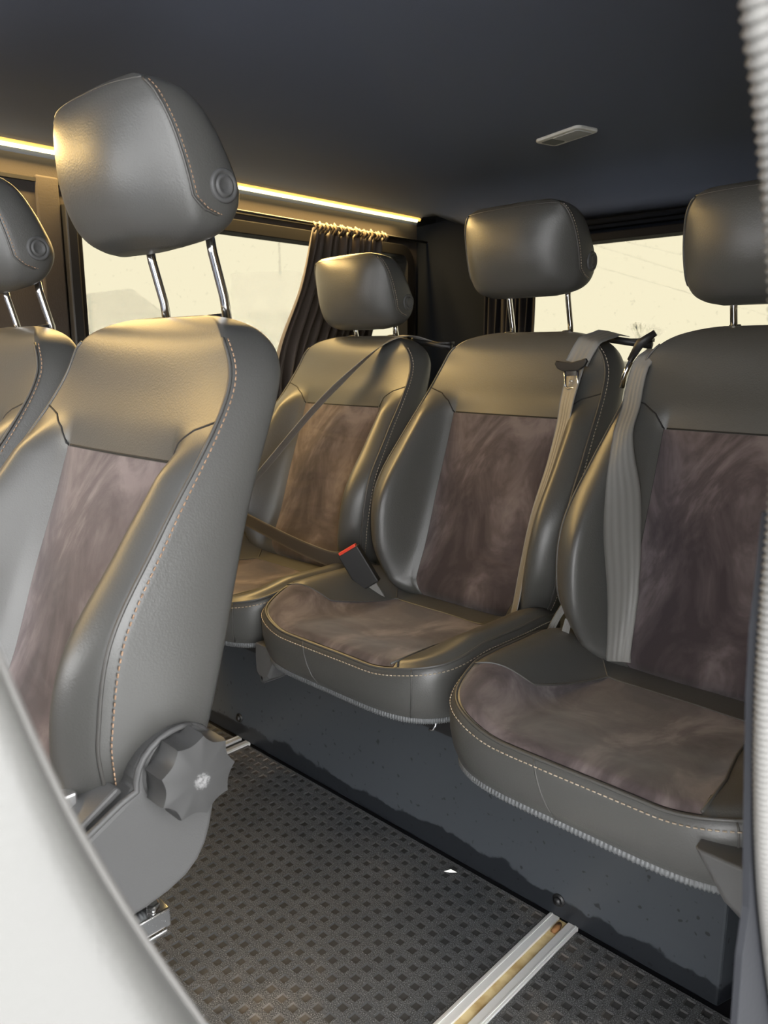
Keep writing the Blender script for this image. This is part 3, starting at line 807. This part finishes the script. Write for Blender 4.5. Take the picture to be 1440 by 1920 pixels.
# far rear seat: fastened three-point belt
tA = thing('seat_belt', 'fastened grey seat belt crossing the far rear seat diagonally', 'seat belt', (PLACE['A'][0]+.1, PLACE['A'][1], 1.03), 'rear seat belts')
A0 = Vector(PLACE['A']+(0,))
pa = [A0+Vector(q) for q in ((.175, .02, 1.036), (.140, -.02, 1.049), (.110, -.073, 1.024), (.048, -.135, .950), (-.036, -.185, .855), (-.13, -.275, .705), (-.20, -.335, .61))]
pa = spline(pa, 8)
ribbon('shoulder_webbing', rel(pa, tA), [Vector((1, .1, -.1)).lerp(Vector((.3, -.9, .1)), min(1, i/26)) for i in range(len(pa))], [.050-.012*min(1, i/20) for i in range(len(pa))], 'webbing', tA)
pp_ = [A0+Vector(q) for q in ((-.26, -.30, .60), (-.10, -.325, .585), (.08, -.335, .560), (.20, -.335, .548), (.245, -.33, .552))]
pp_ = spline(pp_, 8)
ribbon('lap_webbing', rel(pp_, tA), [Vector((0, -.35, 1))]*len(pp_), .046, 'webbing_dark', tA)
# buckle with red button between the far and the middle seat
tb = thing('belt_buckle', 'black belt buckle with red release button standing between two rear seats', 'buckle', (-1.098, 1.150, .462))
b = MB(); ax = Matrix.Scale(1.3, 4) @ Matrix.Rotation(R(-30), 4, 'Y') @ Matrix.Rotation(R(14), 4, 'X') @ Matrix.Rotation(R(32), 4, 'Z')
b.box(-.019, .019, -.011, .011, .045, .115, ax); bev(b.build('buckle_body', 'black', tb, False), .003)
b = MB(); b.box(-.016, .016, -.010, .004, .113, .119, ax); bev(b.build('release_button', 'red', tb, False), .0015)
b = MB(); b.box(-.012, .012, -.003, .003, -.03, .05, ax); b.build('buckle_stalk', 'webbing', tb, False)
# stalks between middle and near seat
for i, (xa, ya, xb, yb, zb) in enumerate(((-.688, 1.13, -.636, 1.13, .602), (-.640, 1.12, -.634, 1.12, .560))):
    pts = spline([(xa, ya, .49), ((xa+xb)/2-.004, (ya+yb)/2, (.49+zb)/2), (xb, yb, zb)], 8)
    o = ribbon('belt_stalk', [p-Vector((xa, ya, .49)) for p in pts], [(.8, .5, 0)]*len(pts), .013, 'webbing', thick=.003)
    o.location = (xa, ya, .49)
    tag(o, ['longer pale belt stalk rising in the gap between middle and near rear seats', 'shorter pale belt stalk in the same gap, beside the near rear seat'][i], 'belt stalk', 'belt stalks between the rear seats')

# ------------------------------------------------------------------ curtains
def curtain(name, top, bot, zt, zb, X, n_pleat, amp, m, axis, parent, mids=None):
    NU, NV = n_pleat*12, 30; v = []
    for j in range(NV+1):
        t = j/NV; z = zt+(zb-zt)*t
        a0 = interp(mids[0], t) if mids else top[0]+(bot[0]-top[0])*t; a1 = interp(mids[1], t) if mids else top[1]+(bot[1]-top[1])*t
        for i in range(NU+1):
            u = i/NU; d = amp*(.5+.5*math.cos(u*n_pleat*2*math.pi+.8*math.sin(u*9)))*(.75+.4*noise.noise(Vector((u*7, t*1.5, 1))))
            d *= .8+.3*t; a = a0+(a1-a0)*u+.004*math.sin(u*31+t*3)
            v.append((X+d, a, z) if axis == 'x' else (a, X-d, z))
    f = [(j*(NU+1)+i, j*(NU+1)+i+1, (j+1)*(NU+1)+i+1, (j+1)*(NU+1)+i) for j in range(NV) for i in range(NU)]
    o = mesh_obj(name, v, f, m, parent); s = o.modifiers.new('solid', 'SOLIDIFY'); s.thickness = .0012; return o
cu = thing('curtain', 'brown pleated curtain gathered at the middle of the side window', 'curtain', (XL+.03, 1.6, .86))
curtain('curtain_cloth', None, None, 1.372-.86, .80-.86, 0, 11, .040, 'curtain', 'x', cu,
        ([(0, -.02), (.3, -.075), (.6, -.16), (.8, -.185), (1, -.17)], [(0, .275), (.3, .26), (.6, .20), (.8, .12), (1, .06)]))
rb = MB()
for i in range(46):
    y = -.015+.29*i/45; h = .012+.006*random.random(); a = random.uniform(-.5, .5)
    rb.tube([(.018+.018*math.sin(i*1.3), y, .500), (.034+.012*math.sin(i*1.3), y+.004*a, .512), (.020+.012*math.sin(i*1.3), y+.006*a, .512+h)], [.0035, .0045, .0025], 6)
rb.build('curtain_heading', 'ruffle', cu)
b = MB(); b.tube([(.016, -.72, .527), (.016, .56, .520)], .004, 8); b.build('curtain_track', 'black', cu)
cr = thing('curtain', 'black curtain drawn to the left edge of the rear window', 'curtain', (-1.43, YR-.03, .84))
curtain('curtain_cloth', (-.09, .10), (-.09, .095), 1.33-.84, -.02, 0, 8, .03, 'curtain_black', 'y', cr)
b = MB(); b.tube([(.10, -.02, .215), (.125, -.03, .205), (.128, -.03, .17), (.10, -.02, .15)], .004, 8); b.build('tieback_loop', 'black', cr)

# ------------------------------------------------------------------ LED strip and ceiling lamp
t = thing('led_strip', 'glowing warm LED strip along the ceiling edge above the side window', 'light strip', (XL+.012, .29, 1.462))
b = MB(); b.box(-.009, .016, -1.75, 1.80, -.0045, .004, Matrix.Rotation(R(30), 4, 'Y')); b.build('strip_tape', 'led_tape', t, False)
b = MB(); b.box(-.006, .0185, -1.75, 1.785, -.0085, -.0005, Matrix.Rotation(R(30), 4, 'Y')); b.build('led_row', 'led', t, False)
b = MB(); b.tube([(.004, 1.80, 0), (.004, 1.825, .001)], [.002, .001], 6); b.build('wire_end', 'lampcase', t)
t = thing('ceiling_lamp', 'small pale oblong courtesy lamp set in the dark ceiling', 'ceiling lamp', (-1.015, 1.670, 1.50))
t.rotation_euler = (0, 0, R(-16))
def plate(name, x0, x1, y0, y1, r, z0, z1, m, parent, bv=.002):
    b = MB(); b.prism(rrect(x0, x1, y0, y1, r), z0, z1, 'z'); return bev(b.build(name, m, parent, False), bv)
plate('lamp_case', -.073, .073, -.034, .034, .014, -.007, .001, 'lampcase', t, .003)
plate('lamp_lens', -.02, .062, -.024, .024, .006, -.0085, -.006, 'lens', t)
plate('lamp_switch', -.062, -.024, -.022, .022, .006, -.008, -.006, 'lensdark', t)

# ------------------------------------------------------------------ outside, haze mixed into the materials
b = MB(); b.box(-200, 200, -200, 200, -.55, -.5); struct(b.build('ground', 'ground', smooth=False))
def outside(px, py, dist): 
    q = ray(px, py); q = q/math.hypot(q.x, q.y); return Vector((0, 0, 1))+q*dist
p = outside(205, 600, 60)
h = thing('house', 'small gabled house faint in the fog through the side window', 'house', (p.x, p.y, -.5))
b = MB(); b.box(-3, 3, -4, 4, 0, 3.2); b.build('house_wall', 'wall_haze', h, False)
b = MB(); b.prism([(-4.6, 3.1), (4.6, 3.1), (0, 6.0)], -3.4, 3.4); b.build('roof', 'dark_haze', h, False)
p = outside(545, 600, 70)
h = thing('building', 'flat-roofed block with a mast, faint in the fog beside the curtain', 'building', (p.x, p.y, -.5))
h.rotation_euler = (0, 0, R(20))
b = MB(); b.box(-3, 3, -4.5, 4.5, 0, 8.2); b.box(-2.5, 2.5, -3, 6, 0, 5.2); b.build('block_wall', 'wall_haze', h, False)
b = MB(); b.tube([(0, -1.6, 8), (0, -1.6, 15)], .09, 6); b.build('mast', 'dark_haze', h)
p = outside(170, 600, 50)
b = MB(); b.tube([(0, 0, 0), (0, 0, 5.0)], .07, 6); b.tube([(0, -.5, 4.6), (0, .5, 4.6)], .04, 6)
o = b.build('utility_pole', 'dark_haze'); o.location = (p.x, p.y, -.5); tag(o, 'thin utility pole in the fog beside the small house', 'pole')
p = outside(1195, 640, 30)
b = MB(); random.seed(5)
def branch(a, d, ln, r, k):
    e = a+d*ln; b.tube([a, (a+e)/2+Vector((random.uniform(-.03, .03)*ln, random.uniform(-.03, .03)*ln, 0)), e], [r, r*.8, r*.6], 5)
    if k > 0:
        for _ in range(3 if k > 1 else 4):
            dd = (d+Vector((random.uniform(-.55, .55), random.uniform(-.55, .55), random.uniform(-.1, .35)))).normalized(); branch(e, dd, ln*.72, r*.6, k-1)
branch(Vector((0, 0, 0)), Vector((0, 0, 1)), .95, .05, 4)
o = b.build('bare_tree', 'dark_haze'); o.location = (p.x, p.y, -.5); tag(o, 'bare leafless tree faint through the rear window between two seats', 'tree')
b = MB()
for (x0, y0, x1, y1) in ((1150, 470, 1310, 520), (1120, 500, 1330, 560), (1180, 455, 1330, 490)):
    a, c = outside(x0, y0, 30), outside(x1, y1, 30); d = c-a
    b.tube([a-d*1.5+Vector((0, 0, .0)), c+d*1.5], .012, 5)
o = b.build('power_line', 'dark_haze'); tag(o, 'thin overhead power lines crossing the sky in the rear window', 'power line')
